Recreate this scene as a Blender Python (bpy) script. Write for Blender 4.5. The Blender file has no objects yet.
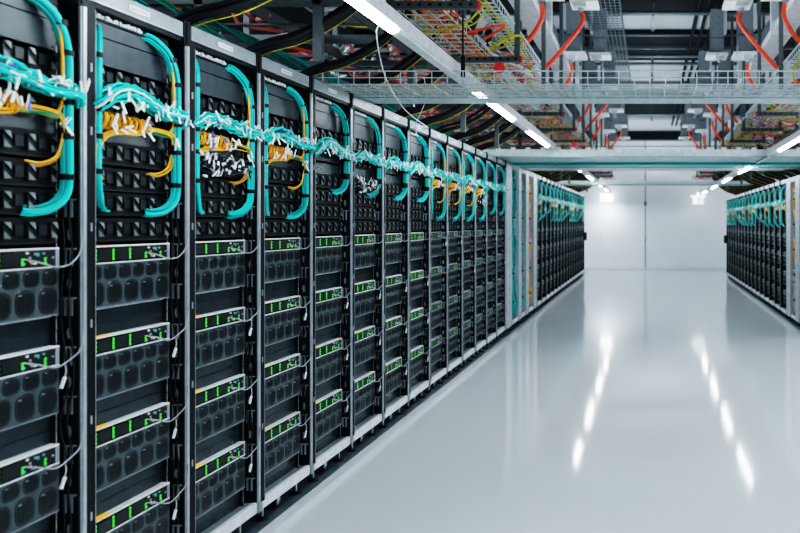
import bpy, math, random
from mathutils import Vector, Matrix, Quaternion
random.seed(7)
scene = bpy.context.scene
COL = scene.collection
PI = math.pi

# ---------------------------------------------------------------- materials
def mat(name, col, rough=0.5, metal=0.0, emit=None, estr=0.0, var=0.12, scale=18.0, bump=0.0, spec=0.5, alpha=1.0):
    m = bpy.data.materials.new(name); m.use_nodes = True
    nt = m.node_tree; b = nt.nodes['Principled BSDF']
    b.inputs['Base Color'].default_value = (*col, 1)
    b.inputs['Roughness'].default_value = rough
    b.inputs['Metallic'].default_value = metal
    b.inputs['Specular IOR Level'].default_value = spec
    tc = nt.nodes.new('ShaderNodeTexCoord'); nz = nt.nodes.new('ShaderNodeTexNoise')
    nz.inputs['Scale'].default_value = scale; nz.inputs['Detail'].default_value = 3
    nt.links.new(tc.outputs['Object'], nz.inputs['Vector'])
    if var > 0:
        cr = nt.nodes.new('ShaderNodeValToRGB')
        cr.color_ramp.elements[0].position = 0.3; cr.color_ramp.elements[1].position = 0.7
        cr.color_ramp.elements[0].color = (*[c * (1 - var) for c in col], 1)
        cr.color_ramp.elements[1].color = (*[min(1, c * (1 + var)) for c in col], 1)
        nt.links.new(nz.outputs['Fac'], cr.inputs['Fac']); nt.links.new(cr.outputs['Color'], b.inputs['Base Color'])
    if bump > 0:
        bp = nt.nodes.new('ShaderNodeBump'); bp.inputs['Strength'].default_value = bump; bp.inputs['Distance'].default_value = 0.01
        nt.links.new(nz.outputs['Fac'], bp.inputs['Height']); nt.links.new(bp.outputs['Normal'], b.inputs['Normal'])
    if emit:
        b.inputs['Emission Color'].default_value = (*emit, 1); b.inputs['Emission Strength'].default_value = estr
    return m

M = {}
M['silver'] = mat('brushed_silver', (0.50, 0.54, 0.57), 0.35, 0.5)
M['rail'] = mat('satin_rail', (0.30, 0.34, 0.36), 0.4, 0.35)
M['base'] = mat('pale_base', (0.82, 0.86, 0.89), 0.35, 0.1)
M['black'] = mat('black_steel', (0.007, 0.010, 0.012), 0.5, spec=0.3)
M['black2'] = mat('black_plastic', (0.010, 0.014, 0.016), 0.5)
M['slot'] = mat('slot_grey', (0.34, 0.38, 0.41), 0.5, 0.3)
M['dots'] = mat('rail_marks', (0.45, 0.5, 0.52), 0.5, 0.3)
M['blank'] = mat('blanking_grey', (0.05, 0.066, 0.075), 0.42, 0.2)
M['blank2'] = mat('gloss_dark_grey', (0.034, 0.048, 0.055), 0.25, 0.2)
M['plate'] = mat('fan_plate', (0.085, 0.115, 0.122), 0.45, 0.3)
M['fan'] = mat('fan_black', (0.009, 0.014, 0.016), 0.4)
M['fanring'] = mat('fan_ring', (0.02, 0.03, 0.033), 0.3)
M['lip'] = mat('lip_highlight_and_clips', (0.92, 0.94, 0.95), 0.4, 0.0)  # near-white paints the lit-edge highlight on the lips; the rim clips share it
M['green'] = mat('green_light', (0.10, 0.55, 0.08), 0.4, emit=(0.14, 1.0, 0.12), estr=0.22)
M['green2'] = mat('green_light_dim', (0.10, 0.42, 0.12), 0.4, emit=(0.14, 1.0, 0.2), estr=0.06)
M['orangel'] = mat('amber_tag', (0.9, 0.45, 0.05), 0.5, emit=(1, .45, .05), estr=0.25)
M['white'] = mat('white_plastic', (0.92, 0.94, 0.95), 0.5)
M['flap'] = mat('flap_grey', (0.17, 0.2, 0.21), 0.45, 0.2)
M['teal'] = mat('teal_cable', (0.004, 0.56, 0.53), 0.38)
M['teal2'] = mat('teal_cable_light', (0.03, 0.80, 0.72), 0.38)
M['teal3'] = mat('teal_cable_deep', (0.002, 0.34, 0.35), 0.38)
M['orange'] = mat('orange_cable', (0.85, 0.36, 0.02), 0.4)
M['orange2'] = mat('amber_cable', (0.95, 0.50, 0.07), 0.4)
M['yellow'] = mat('yellow_cable', (0.62, 0.55, 0.04), 0.45)
M['greenc'] = mat('green_cable', (0.02, 0.25, 0.12), 0.45)
M['greyc'] = mat('grey_cable', (0.35, 0.38, 0.41), 0.45)
M['whitec'] = mat('white_cable', (0.75, 0.78, 0.8), 0.45)
M['blue'] = mat('blue_plug', (0.03, 0.12, 0.6), 0.4)
M['red'] = mat('red_cable', (0.88, 0.10, 0.05), 0.38)
M['pink'] = mat('pink_cable', (0.75, 0.24, 0.22), 0.45)
M['ored'] = mat('orange_red_cable', (0.85, 0.12, 0.02), 0.4)
M['blackc'] = mat('black_cable', (0.010, 0.013, 0.016), 0.5)
M['strut'] = mat('dark_strut', (0.13, 0.16, 0.17), 0.45, 0.3)
M['steel'] = mat('galvanised', (0.42, 0.48, 0.50), 0.38, 0.5)
M['wire'] = mat('zinc_wire', (0.68, 0.78, 0.79), 0.4, 0.2)
M['paleblue'] = mat('pale_tray', (0.74, 0.86, 0.88), 0.4, 0.2)
M['bus'] = mat('busbar_grey', (0.74, 0.78, 0.80), 0.45, 0.1)
M['postgrey'] = mat('post_grey', (0.50, 0.54, 0.57), 0.4, 0.2)
M['busdark'] = mat('tapoff_grey', (0.22, 0.26, 0.28), 0.5, 0.1)
M['redcap'] = mat('red_cap', (0.8, 0.04, 0.04), 0.4)
M['housing'] = mat('lamp_housing', (0.86, 0.88, 0.90), 0.45, 0.1)
M['tube'] = mat('lit_tube', (1, 1, 1), 0.4, emit=(0.86, 0.95, 1.0), estr=30.0, var=0)
M['sign'] = mat('lit_sign', (1, 1, 1), 0.4, emit=(0.9, 0.98, 1.0), estr=3.0, var=0)
M['sign2'] = mat('lit_sign_dim', (1, 1, 1), 0.4, emit=(0.9, 0.98, 1.0), estr=1.1, var=0)
M['signg'] = mat('sign_green', (0.0, 0.25, 0.12), 0.4, emit=(0.0, 0.45, 0.2), estr=0.4, var=0)
M['wall'] = mat('end_wall_paint', (0.88, 0.92, 0.96), 0.6, var=0.02, scale=1.5)
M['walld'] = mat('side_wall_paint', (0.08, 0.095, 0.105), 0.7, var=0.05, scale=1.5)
M['seam'] = mat('seam_grey', (0.16, 0.19, 0.21), 0.5)
M['skirt'] = mat('skirting', (0.74, 0.78, 0.80), 0.4, var=0.02)
M['ceil'] = mat('ceiling_panel', (0.45, 0.48, 0.51), 0.7, var=0.04, scale=2)
M['duct'] = mat('duct_dark', (0.022, 0.028, 0.032), 0.8, var=0.1, scale=4, spec=0.1)
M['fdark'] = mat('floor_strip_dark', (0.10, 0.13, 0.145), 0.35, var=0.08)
# floor: pale resin with a soft gloss
fl = bpy.data.materials.new('floor_resin'); fl.use_nodes = True
nt = fl.node_tree; b = nt.nodes['Principled BSDF']
tc = nt.nodes.new('ShaderNodeTexCoord'); nz = nt.nodes.new('ShaderNodeTexNoise'); nz.inputs['Scale'].default_value = 0.5; nz.inputs['Detail'].default_value = 4
nt.links.new(tc.outputs['Object'], nz.inputs['Vector'])
cr = nt.nodes.new('ShaderNodeValToRGB'); cr.color_ramp.elements[0].color = (0.73, 0.765, 0.795, 1); cr.color_ramp.elements[1].color = (0.78, 0.815, 0.845, 1)
nt.links.new(nz.outputs['Fac'], cr.inputs['Fac']); nt.links.new(cr.outputs['Color'], b.inputs['Base Color'])
n2 = nt.nodes.new('ShaderNodeTexNoise'); n2.inputs['Scale'].default_value = 3.0
nt.links.new(tc.outputs['Object'], n2.inputs['Vector'])
mr = nt.nodes.new('ShaderNodeMapRange'); mr.inputs['To Min'].default_value = 0.055; mr.inputs['To Max'].default_value = 0.10
nt.links.new(n2.outputs['Fac'], mr.inputs['Value']); nt.links.new(mr.outputs['Result'], b.inputs['Roughness'])
b.inputs['Specular IOR Level'].default_value = 0.85
M['floor'] = fl

# ---------------------------------------------------------------- mesh builder
class MB:
    def __init__(s): s.v = []; s.f = []; s.m = []; s.sm = []; s.mats = []
    def mi(s, m):
        if m not in s.mats: s.mats.append(m)
        return s.mats.index(m)
    def add(s, vs, fs, m, smooth=False):
        k = len(s.v); i = s.mi(m)
        s.v += [tuple(p) for p in vs]
        for f in fs: s.f.append([k + q for q in f]); s.m.append(i); s.sm.append(smooth)
    def box(s, x0, x1, y0, y1, z0, z1, m, mx=None):
        vs = [Vector((x, y, z)) for x in (x0, x1) for y in (y0, y1) for z in (z0, z1)]
        if mx is not None: vs = [mx @ v for v in vs]
        s.add(vs, [(0, 1, 3, 2), (4, 6, 7, 5), (0, 4, 5, 1), (2, 3, 7, 6), (0, 2, 6, 4), (1, 5, 7, 3)], m)
        return s
    def bevbox(s, x0, x1, y0, y1, z0, z1, c, m):
        # chamfered in the y-z section, extruded in x
        a = [(y0 + c, z0), (y1 - c, z0), (y1, z0 + c), (y1, z1 - c), (y1 - c, z1), (y0 + c, z1), (y0, z1 - c), (y0, z0 + c)]
        vs = [(x0, *p) for p in a] + [(x1, *p) for p in a]
        s.add(vs, [tuple(range(7, -1, -1)), tuple(range(8, 16))] + [(i, (i + 1) % 8, 8 + (i + 1) % 8, 8 + i) for i in range(8)], m)
        return s
    def tube(s, pts, r, m, n=6, sub=0, cap=True):
        P = [Vector(p) for p in pts]
        if sub: P = smooth(P, sub)
        T = []
        for i in range(len(P)):
            a = P[max(0, i - 1)]; c = P[min(len(P) - 1, i + 1)]
            d = (c - a); T.append(d.normalized() if d.length > 1e-9 else Vector((0, 0, 1)))
        up = Vector((0, 0, 1)) if abs(T[0].z) < 0.9 else Vector((1, 0, 0))
        N = (up - T[0] * up.dot(T[0])).normalized(); vs = []
        for i, p in enumerate(P):
            N = (N - T[i] * N.dot(T[i]))
            N = N.normalized() if N.length > 1e-6 else T[i].orthogonal().normalized()
            B = T[i].cross(N)
            rr = r[i] if isinstance(r, (list, tuple)) else r
            for k in range(n):
                a = 2 * PI * k / n; vs.append(p + N * math.cos(a) * rr + B * math.sin(a) * rr)
        fs = []
        for i in range(len(P) - 1):
            for k in range(n): fs.append((i * n + k, i * n + (k + 1) % n, (i + 1) * n + (k + 1) % n, (i + 1) * n + k))
        s.add(vs, fs, m, True)
        if cap:
            s.add([vs[k] for k in range(n)], [tuple(range(n - 1, -1, -1))], m)
            s.add(vs[-n:], [tuple(range(n))], m)
        return s
    def disc(s, c, ry, rz, x1, m, n=14, p=2.0, depth=0.004, ax='x'):
        # superellipse plate in the y-z plane, raised to x1
        ring = []
        for k in range(n):
            a = 2 * PI * k / n; ca, sa = math.cos(a), math.sin(a)
            ring.append((abs(ca) ** (2 / p) * (1 if ca >= 0 else -1) * ry, abs(sa) ** (2 / p) * (1 if sa >= 0 else -1) * rz))
        vs = [(c[0], c[1] + a, c[2] + q) for a, q in ring] + [(x1, c[1] + a * .93, c[2] + q * .93) for a, q in ring]
        s.add(vs, [tuple(range(n, 2 * n))] + [(k, (k + 1) % n, n + (k + 1) % n, n + k) for k in range(n)], m)
        return s
    def build(s, name, parent=None, loc=(0, 0, 0)):
        me = bpy.data.meshes.new(name); me.from_pydata(s.v, [], s.f)
        for m in s.mats: me.materials.append(M[m])
        me.polygons.foreach_set('material_index', s.m); me.polygons.foreach_set('use_smooth', s.sm); me.update()
        o = bpy.data.objects.new(name, me); COL.objects.link(o); o.location = loc
        if parent: o.parent = parent
        return o

def smooth(P, sub):
    P = [Vector(p) for p in P]; out = []
    for i in range(len(P) - 1):
        p0 = P[max(0, i - 1)]; p1 = P[i]; p2 = P[i + 1]; p3 = P[min(len(P) - 1, i + 2)]
        for k in range(sub):
            t = k / sub
            out.append(0.5 * ((2 * p1) + (p2 - p0) * t + (2 * p0 - 5 * p1 + 4 * p2 - p3) * t * t + (3 * p1 - p0 - 3 * p2 + p3) * t ** 3))
    out.append(P[-1]); return out

def strands(mb, pts, R, n, r, mats, sub=5, sides=5, rng=random, fray=0.0, flat=1.0):
    P = smooth(pts, sub)
    for j in range(n):
        a0 = rng.uniform(0, 2 * PI); rad = R * math.sqrt(rng.random()) if j > n // 2 else R
        tw = rng.uniform(-1.5, 1.5); Q = []
        N = None
        for i, p in enumerate(P):
            t = (P[min(i + 1, len(P) - 1)] - P[max(i - 1, 0)]).normalized()
            if N is None:
                up = Vector((0, 0, 1)) if abs(t.z) < 0.9 else Vector((1, 0, 0)); N = up
            N = (N - t * N.dot(t)).normalized(); B = t.cross(N)
            a = a0 + tw * i / len(P)
            k = 1 + fray * (math.sin(i * 1.7 + j * 2.1)) * (0.5 + rng.random() * .5)
            Q.append(p + (N * math.cos(a) * flat + B * math.sin(a)) * rad * k)
        mb.tube(Q, r, mats[j % len(mats)], sides, cap=False)
    return mb

def empty(name, loc=(0, 0, 0)):
    o = bpy.data.objects.new(name, None); COL.objects.link(o); o.location = loc; o.empty_display_size = 0.1; return o
def tag(o, label, cat, group=None, kind=None):
    if label: o['label'] = label
    if cat: o['category'] = cat
    if group: o['group'] = group
    elif 'group' in o.keys(): del o['group']
    if kind: o['kind'] = kind
    return o
def struct(o): o['kind'] = 'structure'; return o
KIDS = {}
def finish(root):
    # remember children for fast copying
    def walk(o): KIDS[o.name] = [c for c in ALLCH.get(o.name, [])]
    return root
def dup(o, parent=None):
    c = o.copy(); COL.objects.link(c)
    if parent: c.parent = parent
    for ch in CH(o): dup(ch, c)
    return c
_ch = {}
def CH(o):
    if o.name not in _ch: _ch[o.name] = list(o.children)
    return _ch[o.name]
USED = set()
class Proto:
    """first placing moves the original itself, later ones copy it"""
    def __init__(s, o): s.o = o; s.used = False
    def get(s):
        if not s.used: s.used = True; CH(s.o); [CH(c) for c in s.o.children]; return s.o
        return dup(s.o)

# ---------------------------------------------------------------- rows
XL, XR = -2.03, 2.25
ORD = ['zero', 'first', 'second', 'third', 'fourth', 'fifth', 'sixth', 'seventh', 'eighth', 'ninth', 'tenth', 'eleventh', 'twelfth',
       'thirteenth', 'fourteenth', 'fifteenth', 'sixteenth', 'seventeenth', 'eighteenth']
def place(o, row, Y0, l=(0, 0, 0)):
    if row == 'L': o.location = (XL + l[0], Y0 + l[1], l[2]); o.scale = (1, 1, 1)
    else: o.location = (XR - l[0], Y0 + l[1], l[2] * .94); o.scale = (-1, 1, .94)
    return o

LED = [1.46, 1.118, 0.776, 0.434]           # server status strip heights
PATCH = [2.137, 2.01, 1.85, 1.75, 1.655, 1.556]
BL_TOP = [2.315, 2.25, 2.19]

# ---- rack
def rack_parts(near):
    P = {}
    a = MB(); a.box(-.05, .003, 0, .006, .125, 2.40, 'slot'); a.box(-.05, .0, .006, .009, .125, 2.40, 'black'); a.box(-.05, .006, .009, .024, .125, 2.40, 'silver'); a.box(-.05, .0, .024, .037, .125, 2.40, 'black')
    a.box(-.05, .010, .0, .036, .08, .13, 'rail'); P['front_post'] = a
    a = MB(); a.box(-.09, .0, .037, .074, .122, 2.37, 'black'); a.box(-.004, .002, .0725, .075, .122, 2.36, 'slot'); P['inner_upright'] = a
    for z in (2.13, 1.9, 1.55, 1.2, .85, .5): a.box(-.002, .003, .048, .056, z, z + .03, 'slot')
    a = MB(); a.box(-.075, -.046, .547, .558, .13, 2.37, 'black2')
    for i in range(50): a.box(-.046, -.0445, .5495, .5525, .15 + i * .044, .15 + i * .044 + (.026 if i > 30 else .040), 'dots')
    P['mounting_rail'] = a
    a = MB(); a.box(-.14, -.06, .559, .600, .13, 2.37, 'black')
    a.box(-.06, -.0, .592, .600, .13, 2.37, 'black')
    z = .2
    while z < 1.62:                          # the slotted side of the next upright: brackets and holes
        for k in (0, .022): a.box(-.050 + k, -.040 + k, .5895, .592, z, z + .06, 'slot')
        a.box(-.052, -.006, .5895, .592, z + .06, z + .067, 'slot')
        ring = [(-.03 + .009 * math.cos(q * PI / 4), .5893, z + .115 + .022 * math.sin(q * PI / 4)) for q in range(8)]
        a.add(ring, [tuple(range(8))], 'slot'); z += .175
    while z < 2.3:
        a.box(-.05, -.02, .5895, .592, z, z + .05, 'black2'); z += .11
    P['cable_manager'] = a
    a = MB(); a.bevbox(-.09, .006, .038, .578, 2.39, 2.45, .004, 'rail'); a.box(-.03, .0, .038, .578, 2.368, 2.39, 'black'); a.box(-.02, .008, .038, .578, 2.387, 2.392, 'silver')
    P['top_rail'] = a
    a = MB(); a.box(-.09, .012, .578, .622, 2.355, 2.458, 'black2'); a.box(.012, .018, .588, .612, 2.36, 2.45, 'black'); P['joining_bracket'] = a
    a = MB(); a.bevbox(-.02, .0, .036, .6, .082, .138, .004, 'base'); a.box(-.075, -.02, .036, .6, .128, .137, 'rail'); P['base_rail'] = a
    a = MB(); a.box(-.9, -.075, .036, .6, .10, .115, 'blank2'); a.box(-.9, -.88, .0, .6, .1, 2.43, 'black'); a.box(-.9, -.09, 0, .6, 2.42, 2.435, 'black')
    a.box(-.9, -.16, .585, .6, .1, 2.43, 'black'); a.box(-.9, -.16, .0, .012, .1, 2.43, 'black'); P['enclosure'] = a
    return P
lab = MB(); lab.box(.006, .009, .24, .36, 2.408, 2.430, 'white')
for i in range(9): lab.box(.009, .0095, .25 + i * .012, .257 + i * .012 + .003 * (i % 2), 2.415, 2.422, 'greyc')
foot = MB(); foot.tube([(-.035, .12, .105), (-.035, .12, .012)], .007, 'silver', 8); foot.tube([(-.035, .12, .002), (-.035, .12, .012), (-.035, .12, .018)], [.03, .03, .012], 'black', 12)
foot2 = MB(); foot2.tube([(-.035, .50, .105), (-.035, .50, .012)], .007, 'silver', 8); foot2.tube([(-.035, .50, .002), (-.035, .50, .012), (-.035, .50, .018)], [.03, .03, .012], 'black', 12)
cas = MB(); cas.box(-.06, -.03, .25, .31, .075, .105, 'silver'); cas.box(-.062, -.056, .265, .3, .035, .08, 'silver'); cas.box(-.034, -.028, .265, .3, .035, .08, 'silver')
whl = MB(); whl.tube([(-.055, .285, .031), (-.035, .285, .031)], .031, 'black', 14)
hub = MB(); hub.tube([(-.036, .285, .031), (-.0325, .285, .031)], .013, 'silver', 10)
def make_rack(near):
    P = rack_parts(near)
    if near == 'far':
        P['front_post'].mats = ['slot' if m == 'silver' else m for m in P['front_post'].mats]; P['cable_manager'].mats = ['black2' if m == 'slot' else m for m in P['cable_manager'].mats]
    if near is True:
        r = empty('server_rack')
        for k, v in P.items():
            o = v.build(k, r)
            if k == 'top_rail': lab.build('label_plate', o)
        foot.build('levelling_foot', r); foot2.build('levelling_foot', r)
        c = cas.build('caster', r); whl.build('wheel', c); hub.build('hub', c)
        return r
    a = MB()
    for v in list(P.values()) + [lab, foot, foot2, cas, whl, hub]:
        k = len(a.v); a.v += v.v
        for f, m, sm in zip(v.f, v.m, v.sm): a.f.append([k + q for q in f]); a.m.append(a.mi(v.mats[m])); a.sm.append(sm)
    return a.build('server_rack')
def merge(parts):
    a = MB()
    for v in parts:
        k = len(a.v); a.v += v.v
        for f, m, sm in zip(v.f, v.m, v.sm): a.f.append([k + q for q in f]); a.m.append(a.mi(v.mats[m])); a.sm.append(sm)
    return a

# ---- server (origin: front plane of the unit, y = u, z=0 at status strip centre)
def make_server(near):
    ch = MB(); ch.box(-.6, 0, .076, .546, -.20, .032, 'black'); ch.box(-.02, .003, .076, .546, -.201, -.197, 'rail')
    lip = MB(); lip.box(-.034, .004, .076, .546, .029, .035, 'lip'); lip.box(0, .004, .53, .546, -.03, .027, 'slot')  # top lip whitened to carry the highlight from the lights above
    mid = MB(); mid.box(0, .005, .076, .546, -.034, -.030, 'lip')
    ytag = MB(); ytag.box(-.028, .0045, .085, .2, .0342, .0352, 'orangel')
    plate = MB(); plate.box(0, .0025, .076, .546, -.196, -.034, 'plate')
    strip = MB(); strip.box(0, .002, .36, .546, -.028, .027, 'black2')
    rng = random.Random(3)
    for i in range(11):
        y = .385 + rng.random() * .14; z = -.02 + rng.random() * .038
        strip.box(.002, .006, y, y + .008, z, z + .007, rng.choice(['white', 'greyc', 'greyc', 'teal', 'slot', 'orangel']))
    bays = []; leds = []
    for i in range(5):
        y = .088 + i * .092
        bb = MB(); bb.bevbox(0, .004, y - .05 + .0, y + .018, -.022, .02, .003, 'fan') if i < 4 else bb.box(0, .003, y + .0, y + .012, -.02, .0, 'fan')
        if i == 0: bb = MB(); bb.bevbox(0, .004, .078, .105, -.022, .02, .003, 'fan')
        bays.append(bb)
        l = MB(); top = .022 if i < 3 else .002
        l.box(.003, .006, y + .0255, y + .030, -.022, top, 'green')
        for q in range(3 if i < 3 else 2): l.box(.006, .008, y + .0245, y + .031, -.019 + q * .016, -.013 + q * .016, 'green')
        leds.append(l)
    fans = []
    def fan(y, z, ry, rz):
        f = MB(); f.disc((.002, y, z), ry, rz, .005, 'fanring', 16, 2.9); f.disc((.005, y, z), ry * .82, rz * .82, .0062, 'fan', 16, 2.6)
        for k in range(-2, 3): f.box(.0062, .0072, y + k * ry * .28 - .0012, y + k * ry * .28 + .0012, z - rz * .55, z + rz * .55, 'fanring')
        f.box(.0062, .0078, y - ry * .75, y - ry * .45, z + rz * .55, z + rz * .62, 'slot')
        return f
    for i in range(6): fans.append(fan(.115 + i * .0785, -.067, .0355, .0300))
    for i in range(5): fans.append(fan(.124 + i * .0935, -.146, .0415, .0465))
    if not near:
        for q in leds: q.mats = ['green2']
        for q in (lip, mid): q.mats = ['silver' if m == 'lip' else m for m in q.mats]
        return merge([ch, lip, mid, plate, strip] + bays + leds + fans).build('server')
    r = empty('server'); ch.build('chassis', r); lip.build('top_lip', r); mid.build('dividing_rail', r)
    o = ytag.build('asset_tag', r); o['label'] = 'amber tag on the server lip'
    p = plate.build('fan_plate', r)
    for f in fans: f.build('fan', p)
    s = strip.build('port_strip', r)
    for q in bays: q.build('drive_bay', s)
    for q in leds: q.build('status_light', s)
    return r
# ---- patch panel
def make_patch(near):
    b = MB(); b.box(-.3, 0, .076, .546, -.042, .042, 'black'); b.box(0, .004, .076, .546, -.047, -.041, 'black2')
    for i in range(5): b.box(0, .006, .085 + i * .095, .12 + i * .095, -.018, .018, 'fan')
    mods = []
    for i in range(5):
        m = MB(); y = .140 + i * .095; w = .0125; h = .027
        m.box(0, .012, y - w, y + w, -h, h, 'black2')
        m.add([(.016, y - w, h), (.020, y + w, .001), (.016, y + w, h)], [(0, 1, 2)], 'flap')
        m.add([(.016, y - w, -.001), (.016, y - w, -h), (.020, y + w, -h)], [(0, 1, 2)], 'flap')
        m.add([(.012, y - w, h), (.016, y - w, h), (.016, y + w, h), (.012, y + w, h)], [(0, 1, 2, 3)], 'blank')
        m.add([(.012, y + w, h), (.016, y + w, h), (.020, y + w, .001), (.012, y + w, .001)], [(0, 1, 2, 3)], 'blank')
        mods.append(m)
    if not near: return merge([b] + mods).build('latch_strip')
    r = empty('latch_strip'); b.build('panel_body', r)
    for m in mods: m.build('latch', r)
    return r
def make_blank(h, m='blank', d=.02):
    a = MB(); a.bevbox(-d, 0, .076, .544, -h / 2 + .001, h / 2 - .001, .002, m)
    a.box(0, .0015, .09, .1, -.004, .004, 'black'); a.box(0, .0015, .525, .535, -.004, .004, 'black')
    return a.build('blanking_plate')
def make_low_blank():
    a = MB(); a.box(-.02, 0, .076, .544, -.054, .054, 'blank2'); a.box(0, .0008, .076, .544, -.004, -.001, 'black'); a.box(0, .003, .076, .544, .048, .054, 'lip')  # white edge line is a painted highlight
    return a.build('filler_plate')
def make_plug_strip():
    a = MB(); a.box(-.1, 0, .08, .544, -.016, .016, 'black'); r = random.Random(5)
    pl = MB(); y = .1
    while y < .36: pl.box(0, .01, y, y + r.uniform(.006, .014), -.008, r.uniform(.0, .009), 'whitec'); y += r.uniform(.013, .024)
    o = a.build('plug_strip'); pl.build('plugs', o)['kind'] = 'stuff'; o.children[0]['label'] = 'white plugs'
    return o

# ---- cables
TEAL = ['teal', 'teal2', 'teal', 'teal3', 'teal']
def strap(u, x, z, r=.0225, horiz=True):
    a = MB()
    if horiz: a.tube([(x, u, z - .010), (x, u, z + .010)], r, 'black', 10)
    else: a.tube([(x, u - .006, z), (x, u + .006, z)], r, 'black', 10)
    return a
def tags(rng, n, u0, u1, zc, spread, xs=.03, along=None):
    out = []
    for i in range(n):
        a = MB(); y = rng.uniform(u0, u1); z = zc + rng.uniform(-spread, spread); x = xs + rng.uniform(-.015, .012)
        L = rng.uniform(.013, .028); q = Matrix.Translation((x, y, z)) @ Matrix.Rotation(rng.gauss(0, .6), 4, 'X') @ Matrix.Rotation(rng.uniform(-.7, .7), 4, 'Z') @ Matrix.Rotation(rng.uniform(-.5, .5), 4, 'Y')
        a.box(-.002, .002, -.0038, .0038, -L, L, 'white' if rng.random() < .93 else 'blue', q); out.append(a)
    return out
def teal_arc(seed, zbot, near, topz=2.345):
    rng = random.Random(seed); n = 16 if near else 7; r = .0042 if near else .0075; R = .0155
    zb = zbot
    pts = [(-.055, .395, topz), (-.03, .43, topz - .008), (-.005, .492, topz - .06), (.0, .532, topz - .15), (.0, .54, topz - .25), (0, .54, 1.9), (0, .54, zb + .11), (-.006, .528, zb + .05), (-.02, .485, zb + .012), (-.035, .43, zb), (-.045, .40, zb + .004)]
    m = MB(); m.tube(pts, .011, 'teal3', 8, 4, False); strands(m, pts, R, n, r, TEAL, 4 if near else 3, 5 if near else 4, rng)
    o = m.build('teal_cable_bundle')
    if near:
        for z in (2.27, 2.17, 2.0, 1.88, zb + .12):
            u = .54 if z < 2.2 else .512
            strap(u, 0, z).build('strap', o)
    return o
def teal_left(seed, near):
    rng = random.Random(seed)
    pts = [(-.05, .15, 2.32), (-.02, .115, 2.28), (-.005, .095, 2.2), (-.005, .093, 1.9), (-.005, .094, 1.76), (-.01, .11, 1.68), (-.025, .145, 1.635), (-.03, .175, 1.63)]
    m = MB(); strands(m, pts, .009, 8 if near else 4, .0042 if near else .007, TEAL, 4, 5 if near else 4, rng)
    o = m.build('teal_cable_drop')
    if near:
        for z in (2.2, 2.0, 1.9, 1.77): strap(.094, -.005, z, .016).build('strap', o)
    return o
def teal_trunk(seed, near, bulge=.02):
    rng = random.Random(seed); zc = 2.04
    pts = [(-.035, .085, zc - .04), (.0, .10, zc - .015), (.016, .14, zc + .01 + bulge * .5), (.02, .22, zc + .012 + bulge), (.02, .32, zc + .004 + bulge * .6), (.016, .42, zc - .004), (.02, .5, zc - .006), (.022, .55, zc - .01), (.0, .578, zc - .03)]
    m = MB(); strands(m, pts, .026, 18 if near else 8, .0045 if near else .0085, TEAL + ['teal2', 'whitec'], 4 if near else 2, 5 if near else 4, rng, .25)
    if near:
        for j in range(14):   # loose ends crossing the bundle
            y = rng.uniform(.1, .5); z = zc + .01; dy = rng.uniform(.03, .09)
            m.tube([(.02, y, z + rng.uniform(-.03, .03)), (.045, y + dy / 2, z + rng.uniform(-.03, .045)), (.02, y + dy, z + rng.uniform(-.03, .03))], .003, rng.choice(['teal2', 'whitec', 'teal']), 4, 3, False)
    tg = tags(rng, 20 if near else 18, .05, .5, zc + .0, .032, .04) + tags(rng, 9 if near else 7, .49, .6, zc + .0, .03, .036)
    if near:
        o = m.build('teal_trunk_bundle')
        for t in tg: t.build('paper_tag', o)
    else:
        o = m.build('teal_trunk_bundle'); t = merge(tg).build('paper_tags', o); t['kind'] = 'stuff'
    return o
def orange_coils(seed, near):
    rng = random.Random(seed); m = MB(); zc = 1.965
    for j in range(3 if near else 2):
        pts = []; R = rng.uniform(.022, .038); ph = rng.uniform(0, 6); turns = 8
        N = turns * (7 if near else 5)
        for i in range(N):
            a = 2 * PI * i * turns / N + ph; t = i / N
            pts.append((.0 + R * .7 * math.cos(a), .09 + .25 * t + rng.uniform(-.004, .004), zc - .006 * t + R * math.sin(a)))
        m.tube(pts, .0024 if near else .005, rng.choice(['orange', 'orange2']), 4, 0, False)
    strands(m, [(-.01, .34, zc + .02), (.01, .3, zc - .03), (.01, .2, zc - .04), (0, .12, zc - .06), (-.01, .085, zc - .13), (-.01, .095, zc - .2), (-.03, .14, zc - .22)], .009, 5, .004, ['orange', 'orange2'], 3, 4, rng)
    o = m.build('orange_cable_coil'); tg = tags(rng, 14 if near else 8, .12, .36, zc - .01, .03, .035)
    if near:
        for t in tg: t.build('paper_tag', o)
    else: merge(tg).build('paper_tags', o)['kind'] = 'stuff'
    return o
def orange_run(seed, near):
    rng = random.Random(seed); zc = 1.955; m = MB()
    strands(m, [(-.02, .33, zc), (0, .4, zc + .004), (.0, .49, zc), (.0, .52, zc - .015), (.0, .528, zc - .05), (-.01, .522, zc - .12), (-.02, .505, zc - .155), (-.035, .46, zc - .175), (-.045, .41, zc - .17)], .008, 6 if near else 3, .0036 if near else .006, ['orange', 'orange2'], 4, 4, rng)
    strands(m, [(-.02, .33, zc - .004), (.006, .4, zc), (.006, .49, zc - .004)], .014, 4, .003, ['greenc', 'greenc', 'yellow', 'whitec'], 3, 4, rng)
    m.tube([(.0, .50, zc + .31), (.004, .512, zc + .24), (.004, .516, zc + .12), (.0, .515, zc + .03), (-.01, .50, zc)], .006, 'orange', 5, 3)
    o = m.build('orange_cable_run')
    if near: strap(.526, -.005, zc - .055, .013).build('strap', o)
    for t in tags(rng, 3, .51, .53, zc - .05, .03, .015)[:3 if near else 0]: t.build('paper_tag', o)
    return o
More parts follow.
